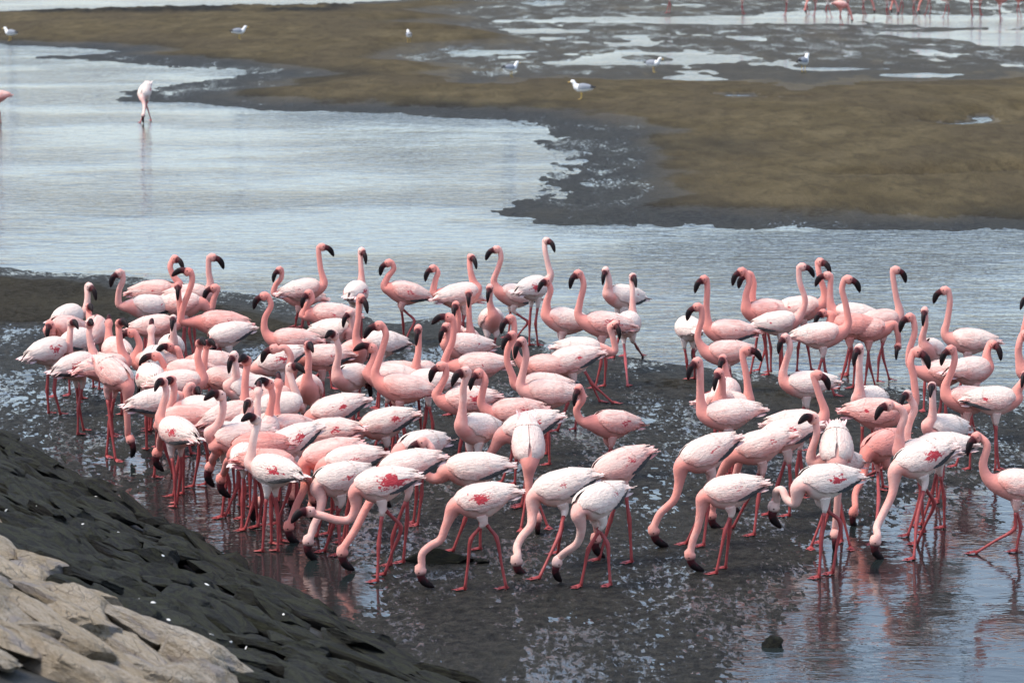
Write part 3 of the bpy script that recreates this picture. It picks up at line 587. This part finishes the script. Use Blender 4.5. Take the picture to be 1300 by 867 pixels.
# ---------------------------------------------------------------- the flock
# x y yaw pitch | neck points | head, bill tip | options   (picture coordinates of the photograph, put on the flat by distance)
BIRDS = '''
66 446 48 8|86,448 88,432|91,411 102,415|p=.15 r=.5 f=62,526,77,527|pale flamingo apart at the crowd's edge, crimson flecks, tail over puddled mud
89 403 62 5|107,397 111,380|113,364 123,380|p=.05|white backed flamingo with small raised head at the crowd's back corner
77 419 235 5|64,424|63,412 62,430|p=.5 hb=.5|plump pink flamingo with bill hanging straight down at the crowd's outer edge
100 433 58 5|112,440 109,436|106,447 104,460|p=.1 k=1|
121 419 80 25|115,406|113,391 120,393|p=.5|
101 465 45 8|119,453 115,437 113,424|114,413 120,410|p=.2 r=.6 k=1 hb=.5|pale flamingo with crimson streaks near its rosy tail, raised salmon neck
147 446 120 5|140,434 138,422|138,412 136,406|p=.35 away=1|
140 468 30 5|153,462 153,440 151,422|152,411 165,413|p=.5|
149 480 318 -24|161,518 162,541|165,557 166,583|p=.42 r=.1 f=135,580,147,585|flamingo bending straight down on a pink neck beside the rocks
190 463 180 5|170,464 173,452 177,437|168,423 146,438|p=.45|
191 481 105 0|186,466 182,474|181,485 178,500|p=.1 r=.4 feed=0|
232 476 188 3|207,488 210,475 207,461|199,453 177,464|p=.45|flamingo with salmon head held low and huge black bill deep in the crowd
222 549 130 6|203,533 206,518 211,497|207,485 199,493|p=.15 r=.45 k=1|white flamingo with short raised pink neck and scattered red flecks above many legs
196 458 90 5|192,448 192,435|192,419 191,411|p=.1 away=1|
217 442 268 10|220,434 220,420|220,405 220,418|p=.05|white flamingo facing outward with a dark striped bill in the crowd
203 416 5 6|229,410 229,396 227,378|226,363 227,383|p=.4|
262 463 185 3|232,467 229,455 225,443|216,441 199,448|p=.4|
234 489 10 3|258,490 255,472 251,453|254,437 263,435|p=.3|
281 483 180 4|263,496 260,480 260,456|263,438 275,436|p=.4|
252 523 172 6|215,526 220,505 221,492|218,483 212,491|p=.2 k=1 r=.3|
206 512 26 4|236,508 238,494 243,489|249,499 256,497|p=.25 k=1 feed=0|
285 557 215 8|272,552 277,539 283,520|280,503 261,505|p=.05 r=.2|white flamingo turning its dark bill back toward its neighbours beside the shallow water
310 548 90 10|312,530 313,520|316,512 312,521|p=.1 r=.45|
342 598 140 4|317,590 319,575 323,552|325,534 308,531|p=.0 r=.5 k=1 hb=.50|whitest flamingo with crimson dots and a thin upright neck beside the rocks
316 575 80 10|325,545 327,527 327,512|328,499 329,490|p=.05 away=1|
361 546 215 5|341,535 343,520 346,502|342,489 325,485|p=.45|
338 546 80 8|349,531 351,508|354,488 351,479|p=.4 away=1|
361 568 190 -24|337,588 335,608|330,637 325,655|p=.1 r=.6 k=1|
412 552 162 -8|380,575 374,595|372,628 378,643|p=.35 r=.35|
418 525 188 -15|388,545 380,565|380,590 386,606|p=.25 r=.3 k=1|
481 541 184 -13|450,562 444,585|438,612 446,632|p=.25 r=.4 k=1 f=476,598,492,600|pale flamingo with head hidden behind its neighbours and pink tail tip, centre of the crowd
442 482 232 0|427,468 430,450 429,437|425,427 414,426|p=.15 k=1|
404 456 187 -3|375,466 372,480|372,500 378,516|p=.4 k=1 feed=0 r=.2|
350 508 15 5|366,500 367,485 367,468 369,452 361,441|349,443 331,462|p=.6|flamingo with a hooked salmon neck reaching its black bill forward over other backs
362 518 20 5|379,520 377,503 371,485|369,467 388,471|p=.05|
391 495 275 14|390,484 392,456|391,440 399,444|p=.35|pink breasted flamingo facing outward with long straight neck in mid crowd
347 462 186 -18|323,474 318,485|320,500 326,512|p=.15 r=.45 k=1|
309 496 205 2|292,491 299,480 299,465|297,452 292,474|p=.05 r=.3 k=1|
300 530 25 8|313,520 311,497 312,475|313,459 305,456|p=.4|
318 572 190 -5|299,583 290,585 286,596|281,607 294,633|p=.7|
296 560 200 -8|276,572 270,582|267,592 270,606|p=.3|
225 536 180 -6|206,548 203,560|200,574 207,595|p=.6|
350 592 0 -5|371,607 385,605 394,613|398,632 392,650|p=.65|
409 582 186 -15|387,606 386,620 377,640|367,667 382,692|p=.45 k=1|salmon breasted flamingo lowering its head to the shallow water at the crowd's front
437 589 185 -10|405,600 402,620|398,640 405,660|p=.3 k=1|
423 612 203 -8|408,633 405,653 398,668|392,685 402,708|p=.1 g=.35 r=.25 k=1 f=412,700,432,704|greyish white flamingo dabbling at the water's edge of the crowd, small red spot
476 618 182 -9|452,642 444,659 428,660 411,655|394,650 371,661|p=.2 r=1 k=1 f=479,738,488,730 a=481,690,509,669|flamingo with large crimson wing patch stretching its neck out level
508 597 185 -12|474,628 462,650 450,674|435,699 452,726|p=.25 k=1 f=496,718,512,716 a=499,680,517,660|pale flamingo with head to the mud standing just behind the crimson patched one
592 598 181 -4|558,607 546,606 538,597 545,580 548,570|537,562 518,582|p=.2 k=1 feed=0|pale flamingo with its neck folded back in a tight curl
527 570 218 -4|500,585 494,600|490,620 497,640|p=.2|
604 638 181 -11|566,668 559,685 546,693 536,703|534,722 553,747|p=.2 r=.62 k=0 f=590,750,643,748 a=598,684,630,682|flamingo with two crimson wing slashes and one leg stepping back, bill touching mud
662 547 183 -16|625,572 612,588|602,620 608,640|p=.25 r=.35 k=1|flamingo stretched forward with black pointed wing tips, head hidden behind neighbours
671 570 270 -42|671,606 673,632|682,657 683,678|p=.25 f=661,675,696,672|flamingo seen end on as an upright oval, neck straight down between its legs
704 623 188 -16|676,650 674,667 662,682 656,696|656,710 675,735|p=.05 r=.12 k=1 f=684,736,708,705 a=710,679,713,670|creamy flamingo with a bold black wing line and one bent leg, bill in mud
778 598 203 -21|756,635 756,658|757,682 770,710|p=.45 r=.3 k=1 f=802,715,760,712 a=799,659,775,660|dusky pink flamingo with black wing line and tail raised, behind the small creamy one
752 641 224 -13|738,670 733,689 719,700|708,712 715,741|p=.05 r=.2 k=1 f=737,746,775,746 a=747,697,771,690|small creamy flamingo with legs apart and head turned down to the mud
772 540 204 6|739,535 732,520 740,506|735,494 727,524|p=.45 r=.35 f=758,608,790,606|lone pink flamingo tucking its bill to its breast in the gap between both groups
378 377 184 8|348,373 350,362 357,353|355,343 346,363|p=.4 f=375,420,384,421|
390 369 15 8|411,362 407,341 405,325|408,314 424,326|p=.3|
453 372 82 5|459,353 458,335|459,319 465,336|p=.1 r=.45|pale flamingo seen from behind with neck straight up at the channel edge
510 372 188 14|488,366 492,352 500,341|494,334 483,350|p=.4 r=.2 k=1 f=513,437,513,440 a=512,412,526,407|pink flamingo standing clear of the crowd at the channel edge, both red legs visible
414 402 183 3|385,402 389,389 396,380|392,373 384,391|p=.45|
429 421 340 5|444,433 447,417|444,398 436,418|p=.15|
450 450 300 18|452,428 455,403|458,379 467,396|p=.6|flamingo with deep salmon breast and tall neck, facing outward in the crowd
479 438 205 5|464,449 463,456|467,447 470,460|p=.1 k=1 feed=0|
506 494 184 8|476,476 480,460 486,441 490,424|482,414 463,429|p=.4|tall rosy flamingo with streaked wings and S curved neck in mid crowd
490 481 185 5|471,471 475,455|473,443 449,445|p=.35|
494 478 187 -5|474,478|467,488 473,519|p=.5|
536 477 255 8|528,466 531,447|531,418 529,440|p=.4|flamingo with head lowered to face outward, pink neck thin against puddled mud
540 487 182 0|507,490 503,500|502,512 508,525|p=.15|
601 467 182 -2|565,462 567,451 574,434 576,415|571,404 542,414|p=.4 r=.1|
584 442 200 3|570,432|567,415 559,434|p=.3|
594 434 288 15|596,409|595,372 595,394|p=.5|
578 430 268 15|582,405|579,388 576,403|p=.45|
576 378 188 8|551,372 553,355 556,346|550,341 539,360|p=.4|
590 375 20 8|601,358 597,342|598,327 605,340|p=.25|
650 376 204 11|627,358 632,342 636,328|631,317 617,330|p=.2 k=1 f=655,431,645,430 a=670,409,648,405|flamingo striding at the channel edge with one dark leg swung back
680 366 50 5|699,351 696,337 692,318|694,306 704,319|p=.1 r=.6 f=672,440,683,440|tallest flamingo with head turned toward the far bank, red streaks on white back
624 407 282 15|622,385|622,366 619,387|p=.25 f=624,452|
713 408 184 12|693,400 694,385 699,368|694,358 683,369|p=.3|
762 413 184 6|734,401 736,385 741,361|734,348 722,371|p=.4 r=.7|rosy flamingo with red streaked back and curved neck at the channel edge
787 378 216 8|772,368 773,356|769,344 765,364|p=.1 k=1|pale flamingo with head drawn in, standing in the channel shallows
798 412 70 5|803,392 803,371|803,352 807,363|p=.05 f=797,493,816,452|white flamingo with thin straight neck and wide set legs at the channel edge
744 446 4 -3|780,446 778,428 774,415|780,412 787,436|p=.25 feed=0 f=762,512,779,514|pale pink flamingo bent over its own breast on the mud ridge, straight legs
688 468 182 0|658,456 653,437 653,417|648,405 634,428|p=.5|
684 492 182 3|655,491 650,476 644,459 645,442|650,426 638,442|p=.4|
690 501 182 5|661,492 664,472 668,452|662,434 652,462|p=.4|pink flamingo with neck in a narrow hook beside two taller crossing necks
719 461 182 -12|690,470 684,480|684,490 690,505|p=.3 r=.2 k=1 feed=0|
586 511 182 -4|554,502 559,491 566,476|561,465 546,486|p=.4 r=.5|
601 546 232 8|586,534 588,506 589,489|591,472 574,488|p=.1|creamy flamingo with slim pale neck straight up among the mid crowd
645 526 182 -4|611,512 613,496 616,482|608,474 596,499|p=.5 r=.35|
919 423 180 2|897,391 898,369|894,355 882,371|p=.5 k=1|pink flamingo with dark wing edge and rosy tail behind a tiny white one
917 450 182 -2|886,430 891,404|886,390 871,409|p=.45|
873 418 110 0|879,425|882,440 880,455|p=.0 f=874,488|small white flamingo seen from behind at the edge of the looser group
965 399 204 8|944,394 947,376 951,357|942,345 930,362|p=.55|
972 396 184 8|953,394 955,376 957,360|950,349 938,366|p=.45|
993 411 2 6|1022,384 1015,357|1018,339 1034,353|p=.15 k=1|flamingo with dusky tail tip and long neck arched toward open water
1022 393 2 5|1047,378 1040,348|1041,333 1053,346|p=.25|
1077 401 184 5|1055,388 1054,366|1051,350 1035,364|p=.25|
1075 416 184 0|1058,411 1055,400|1045,398 1033,412|p=.75|
1047 427 3 5|1076,414 1074,388 1069,367|1076,355 1093,373|p=.3|
1106 420 4 0|1135,412 1140,425|1140,440 1136,455|p=.5 feed=0|
1123 409 8 5|1142,396 1138,378 1134,354|1137,343 1151,361|p=.5|deep pink flamingo with tall neck, long red legs crossed against the water
1194 475 184 -2|1156,466 1154,448 1161,423 1161,414|1155,403 1140,425|p=.4 r=.2|
1120 527 2 -2|1160,515 1160,480 1156,460|1164,447 1178,467|p=.5 r=.2|
1165 579 190 0|1142,560 1143,545 1148,527 1141,517|1129,515 1110,531|p=.2|
1186 571 183 -4|1151,560 1154,537 1161,518|1152,502 1140,514|p=.15 r=.3 k=1|
1019 490 182 -2|994,478 997,462 1003,440|997,429 987,451|p=.2|pale flamingo with long drooping bill standing on the dark mud ridge
1019 540 3 2|1047,525 1040,501 1035,485|1037,476 1054,498|p=.3|
1057 591 222 5|1031,586 1030,575 1037,550|1033,533 1012,535|p=.3|
1062 574 262 -30|1064,615 1063,640|1060,677 1061,697|p=.3 f=1029,696,1080,696|
1039 614 202 -2|1009,639 999,634 993,622 986,624|983,642 992,668|p=.0 r=.45 k=1 g=.15 f=1040,733,1057,728 a=1043,680,1067,663|white flamingo with red spotted wing, looped neck and crossed legs
919 627 182 -11|889,654 886,669 880,685|876,703 895,725|p=.2 r=.15 k=1 f=909,730,921,723 a=921,672,926,675|flamingo with black tipped wing and legs together, bill to mud, nearest the open puddles
889 581 188 -22|862,614 856,634 838,652|830,672 851,695|p=.3 r=.15 k=1 f=871,692,893,695|large pale pink flamingo reaching its neck far out over puddled mud
957 571 184 -16|918,596 910,620|903,652 916,669|p=.3 f=957,682,930,672|
990 556 184 -14|945,575 935,600|930,630 938,645|p=.3 r=.6 k=1|
918 529 182 -6|890,512 889,493 889,474|885,460 873,480|p=.3|
929 516 3 -3|950,500 947,474 943,454|947,445 970,461|p=.4|pink flamingo with neck held like a crook toward open water
915 513 268 12|915,501 917,484|913,474 906,494|p=.4|
922 499 85 5|922,488 921,470|918,456 912,471|p=.4|
1101 511 236 6|1091,493 1091,462|1091,443 1082,462|p=.1|slim white necked flamingo alone on the ridge with its bill down
1226 434 183 4|1199,424 1202,410 1206,382|1200,369 1185,386|p=.3 g=.2|
1181 447 250 12|1171,432 1175,411|1174,395 1170,415|p=.2|
1237 472 35 0|1258,467 1253,448|1260,437 1269,460|p=.35|
1224 509 184 4|1200,492 1207,474 1212,457|1207,444 1193,466|p=.35|
1268 510 4 0|1291,497 1297,487|1302,476 1294,489|p=.25 r=.3 k=1|
1326 432 184 5|1302,425 1304,400|1304,380 1293,391|p=.4|
1320 478 184 5|1297,470 1293,450 1294,436|1301,425 1311,441|p=.45|
1287 617 181 4|1255,608 1248,591 1253,564|1240,555 1227,579|p=.3 f=1238,702,1290,700 a=1288,671,1296,668|pale pink flamingo striding at the edge of rippled water, one leg far forward
1161 588 193 -16|1133,626 1121,652 1113,670|1112,685 1122,709|p=.1 r=.6 k=1 f=1160,710,1164,690 a=1164,660,1186,639|white flamingo with crimson wing slash, feeding beside rippled water
1114 570 222 -12|1096,604 1086,626|1084,649 1093,676|p=.75 f=1090,610,1110,690|deep salmon flamingo with rounded breast and head down beside the crimson slashed one
1192 546 218 5|1183,531 1184,505|1183,491 1178,501|p=.1|
183 391 205 4|152,388 151,370 156,356|152,347 141,366|p=.2 k=1|pale flamingo at the crowd's back with neck bent in a hook, standing beside water
202 372 2 4|228,362 220,350 216,338|222,329 234,342|p=.5 r=.1|rosy flamingo at the crowd's back with neck arched toward the channel
274 412 181 3|231,408 232,392 240,370 244,356|240,346 218,351|p=.62 r=.3|rosy flamingo with red tail tip, long raised neck and bill held level
237 388 2 3|267,392 272,378|273,366 258,382|p=.4|
246 377 5 3|267,362 265,345|269,327 286,344|p=.42|
283 428 200 -10|275,432|272,440 270,452|p=.05 k=1 feed=0|
365 434 182 2|337,422 336,405 344,387|336,376 322,393|p=.45|rosy flamingo with smooth S curved neck at the gap in the crowd's back rows
183 119 258 -35|183,133|182,146 182,156|p=.0 r=.4 f=178,156,192,153|white flamingo wading alone in the open channel, head under water
-6 124 182 -5|-28,130 -32,140|-34,150 -30,158|p=.5 f=1,156,-4,158|
'''
FAR = [(848, -2, .3), (944, -1, .3), (997, 0, .2), (1026, -1, .3), (1034, 0, .4), (1053, 2, .05), (1069, 11, .5), (1078, -1, .4), (1098, 0, .3), (1128, 2, .2), (1143, -1, .3), (1162, 1, .3), (1178, 0, .4), (1201, 2, .2), (1235, 1, .3), (1246, 0, .4), (1271, 4, .5), (1295, 2, .6)]
def pairs(s): 
    q = [float(v) for v in s.replace(' ', ',').split(',') if v]; return [(q[k], q[k + 1]) for k in range(0, len(q), 2)]
random.seed(5)
flock = []
for i, line in enumerate([l for l in BIRDS.strip().split('\n') if l.strip()]):
    A, N, H, O, lab = line.split('|'); x, y, yaw, pit = map(float, A.split()); hd = pairs(H)
    b = dict(i=i, xy=(x, y), yaw=yaw + random.uniform(-5, 5), pitch=pit, neck=pairs(N), head=hd[0], tip=hd[1], s=random.uniform(.97, 1.05), p=.3, g=random.uniform(0, .12), r=.0, k=0, hb=.485,
             step=random.uniform(-.07, .09), bend=(random.uniform(-.005, .02), random.uniform(-.005, .035)))
    for kv in O.split():
        k, v = kv.split('=')
        if k == 'f': b['feet'] = pairs(v)
        elif k == 'a': b['ank'] = pairs(v)
        elif k in ('away', 'feed'): b[k] = bool(int(v))
        else: b[k] = float(v)
    b['p'] = min(1, max(0, b['p'] + random.uniform(-.04, .04)))
    if b['r'] == 0: b['r'] = random.choice((0, 0, 0, .1))
    if random.random() < .1: b['g'] = random.uniform(.3, .55)
    o, feeding, head, ctr = flamingo(b); o['category'] = 'flamingo'
    # ---- label
    loose = x > 830
    if x < 205 and y < 130: where, grp = 'wading in the open channel', 'flamingos wading in the channel'
    else:
        grp = 'flamingos of the looser group by the open water' if loose else 'flamingos of the dense crowd beside the rocks'
        if loose: where = 'in the looser channel group' if y < 480 else 'in the looser group'
        elif y < 415: where = "at the crowd's channel edge"
        elif y < 500: where = "in the crowd's back rows" if x < 330 else 'in the mid crowd'
        else: where = 'among crowded legs near the rocks' if x < 450 else "at the crowd's open side"
    tone = 'white' if b['p'] < .12 else 'pale' if b['p'] < .26 else 'pink' if b['p'] < .42 else 'rosy' if b['p'] < .55 else 'salmon'
    cy = math.cos(R(yaw)); dxt = b['tip'][0] - b['head'][0]
    face = 'facing the rocks' if cy < -.3 else 'facing open water' if cy > .3 else 'seen from behind' if math.sin(R(yaw)) > 0 else 'facing outward'
    tall = (y - b['head'][1]) * (4.1 / (y + 250))
    pose = 'head down' if feeding else 'looking back' if dxt * cy < -2 else 'neck stretched tall' if tall > .38 else 'neck half raised' if tall > .2 else 'head low'
    mark = ', crimson flecked' if b['r'] >= .3 else ', black wing edge' if b['k'] else ''
    o['label'] = lab.strip() or f'{tone} flamingo{mark}, {pose}, {face}, {where}'
    o['group'] = grp
    flock.append((o, ctr, (tone, mark, pose, face), lab.strip()))
NICK = {'large crimson wing patch': 'crimson patched one', 'two crimson wing slashes': 'twice slashed one', 'rosy flamingo with red tail tip': 'red tailed rosy one', 'whitest flamingo': 'whitest one', 'lone pink flamingo': 'lone gap one',
        'tallest flamingo': 'tallest one', 'crossed against the water': 'leggy deep pink one', 'looped neck': 'loop necked one', 'deep salmon flamingo': 'deep salmon one', 'with smooth S curved neck': 'S necked one', 'mud ridge, straight legs': 'bent ridge one',
        'narrow hook beside': 'hook necked one', 'salmon head held low': 'low headed one', 'neck held like a crook': 'crook necked one', 'tall rosy flamingo': 'tall streaked one', 'dusky tail tip': 'dusky tailed one', 'long drooping bill': 'droop billed one',
        'apart at the crowd': 'pale outermost one', 'hooked salmon neck': 'hooked salmon one', 'deep salmon breast': 'salmon breasted one', 'crimson wing slash,': 'crimson slashed one', 'neck folded back': 'curl necked one', 'slim pale neck': 'slim cream one'}
nicks = [(n, c) for (o, c, q, l) in flock for k, n in NICK.items() if k in l]
for rnd in range(6):
    seen = {}
    for f in flock: seen.setdefault(f[0]['label'], []).append(f)
    for fs in seen.values():
        if len(fs) < 2: continue
        for fi, f in enumerate(fs):
            if f[3] or (rnd and fi == 0): continue
            n = sorted(nicks, key=lambda q: np.linalg.norm(q[1] - f[1]))[rnd][0]; to, ma, po, fa_ = f[2]
            f[0]['label'] = f'{to} flamingo{ma}, {po}, {fa_}, by the {n}'
random.seed(9)
for k, (x, y, p) in enumerate(FAR):
    y -= 4
    yaw = random.choice((0, 180)) + random.uniform(-40, 40); sg = 1 if math.cos(R(yaw)) > 0 else -1
    c = on_z(x, y, .48); s = FPX / c[1]
    up_ = random.random() < .35; H = lambda dx, dz: (x + sg * dx * s, y - dz * s)
    b = dict(i=k, xy=(x, y), yaw=yaw, pitch=-8, s=1.05, p=p, g=0, r=.2, k=0, hb=.48, step=.05, bend=(.01, .03),
             neck=[H(.18, .06), H(.17, .2)] if up_ else [H(.2, -.15), H(.24, -.28)], head=H(.2, .36) if up_ else H(.26, -.38), tip=H(.3, .28) if up_ else H(.24, -.47))
    o, feeding, head, ctr = flamingo(b); o['category'] = 'flamingo'; o['group'] = 'far flamingos at the back of the flat'
    o['label'] = 'tiny far flamingo on the back mudflat beyond the long pool' if k != 6 else 'far pink flamingo feeding lowest, at the edge of the long back pool'

# ---------------------------------------------------------------- gulls
def ellipsoid_loft(C, rl, rv, mat, name, mi=None):
    V, F, MI = [], [], []; tube(np.array(C, float), rl, rv, (0, 1, 0), V, F, MI, 0, 12); return mesh(name, V, F, [mat])
G_BODY = ellipsoid_loft([(-.17, 0, .15), (-.13, 0, .152), (-.08, 0, .155), (-.02, 0, .155), (.04, 0, .16), (.08, 0, .178), (.098, 0, .205), (.108, 0, .228), (.122, 0, .245), (.142, 0, .248), (.158, 0, .243)],
                        [.012, .030, .048, .058, .055, .043, .031, .027, .030, .025, .010], [.008, .028, .050, .062, .060, .046, .032, .027, .030, .025, .010], M_GWHITE, 'gull')
def gull_wing(sd):
    V, F = [], []
    for i in range(9):
        f = i / 8; x = .075 - .29 * f; r = [.020, .050, .060, .060, .054, .044, .032, .018, .004][i]
        for j in range(6): th = R(80 - 95 * j / 5); V.append((x, sd * (r + .004) * math.cos(th), .158 + .012 * f + (r + .006) * math.sin(th)))
    F = grid_faces(9, 6); F = F if sd > 0 else [f[::-1] for f in F]
    me = mesh('wing', V, F, [M_GGREY, M_GBLACK]); me.polygons.foreach_set('material_index', [1 if k >= 30 else 0 for k in range(len(me.polygons))]); return me
G_WING = [gull_wing(1), gull_wing(-1)]
G_BILL = ellipsoid_loft([(.155, 0, .243), (.175, 0, .241), (.192, 0, .237), (.198, 0, .229)], [.007, .006, .005, .002], [.009, .008, .007, .002], M_GYEL, 'bill')
def gull_leg(sd): return ellipsoid_loft([(0, sd * .025, .11), (-.004, sd * .025, .06), (0, sd * .025, .012), (.012, sd * .025, .003), (.04, sd * .027, .002)], [.008, .004, .005, .012, .016], [.008, .004, .005, .004, .002], M_GYEL, 'leg')
G_LEG = [gull_leg(1), gull_leg(-1)]
GULLS = [(13, 52, 150, 1.15, 'white gull at the waterline of the far inlet, standing in shallows'), (304, 50, 20, 1.1, 'white gull crouched alone on the far brown bank beside the inlet'), (519, 54, 100, 1.0, 'small white gull on the brown bank in front of the wet back flat'),
         (649, 98, 35, 1.1, 'grey backed gull on the brown bank, bill toward the wet flat'), (738, 126, 165, 1.2, 'larger gull with dark folded wings at the bend of the bank'), (830, 92, 330, 1.1, 'gull with black wing patch beside a small bright pool'), (1020, 92, 60, 1.35, 'upright white gull standing tall in the puddled back flat')]
for (x, y, yaw, s, lab) in GULLS:
    p = on_z(x, y, .02); z = ground_z(p[0], p[1]); p = on_z(x, y, z)
    o = link('gull', G_BODY); o.location = (p[0], p[1], z - .002); o.rotation_euler = (0, 0, R(yaw)); o.scale = (s,) * 3
    o['label'] = lab; o['category'] = 'gull'; o['group'] = 'gulls resting on the far bank'
    for w in G_WING: link('wing', w, o)
    link('bill', G_BILL, o)
    for l in G_LEG: link('leg', l, o)

# ---------------------------------------------------------------- scraps of shell, laid on whatever stone is under them
bpy.context.view_layer.update(); dg = bpy.context.evaluated_depsgraph_get()
random.seed(31)
for (x, y) in SHELLS:
    d = ray(x, y); hit, P, Nn, _, ob, _ = sc.ray_cast(dg, Vector(CAM), Vector(d).normalized())
    if not hit or not ob.name.startswith('stone') or not ob.data.materials or ob.data.materials[0] == M_PALESTONE: continue
    o = link('shell_scrap', shell_me); k = random.uniform(.005, .013); o.location = P - Nn * .001
    o.rotation_mode = 'QUATERNION'; o.rotation_quaternion = Nn.to_track_quat('Z', 'Y') @ Quaternion((0, 0, 1), random.uniform(0, 6)); o.scale = (k * 1.5, k, k)
    o['label'] = 'small white shell scrap lying on the dark stones of the bank'; o['category'] = 'shell'; o['group'] = 'shell scraps on the dark stones'
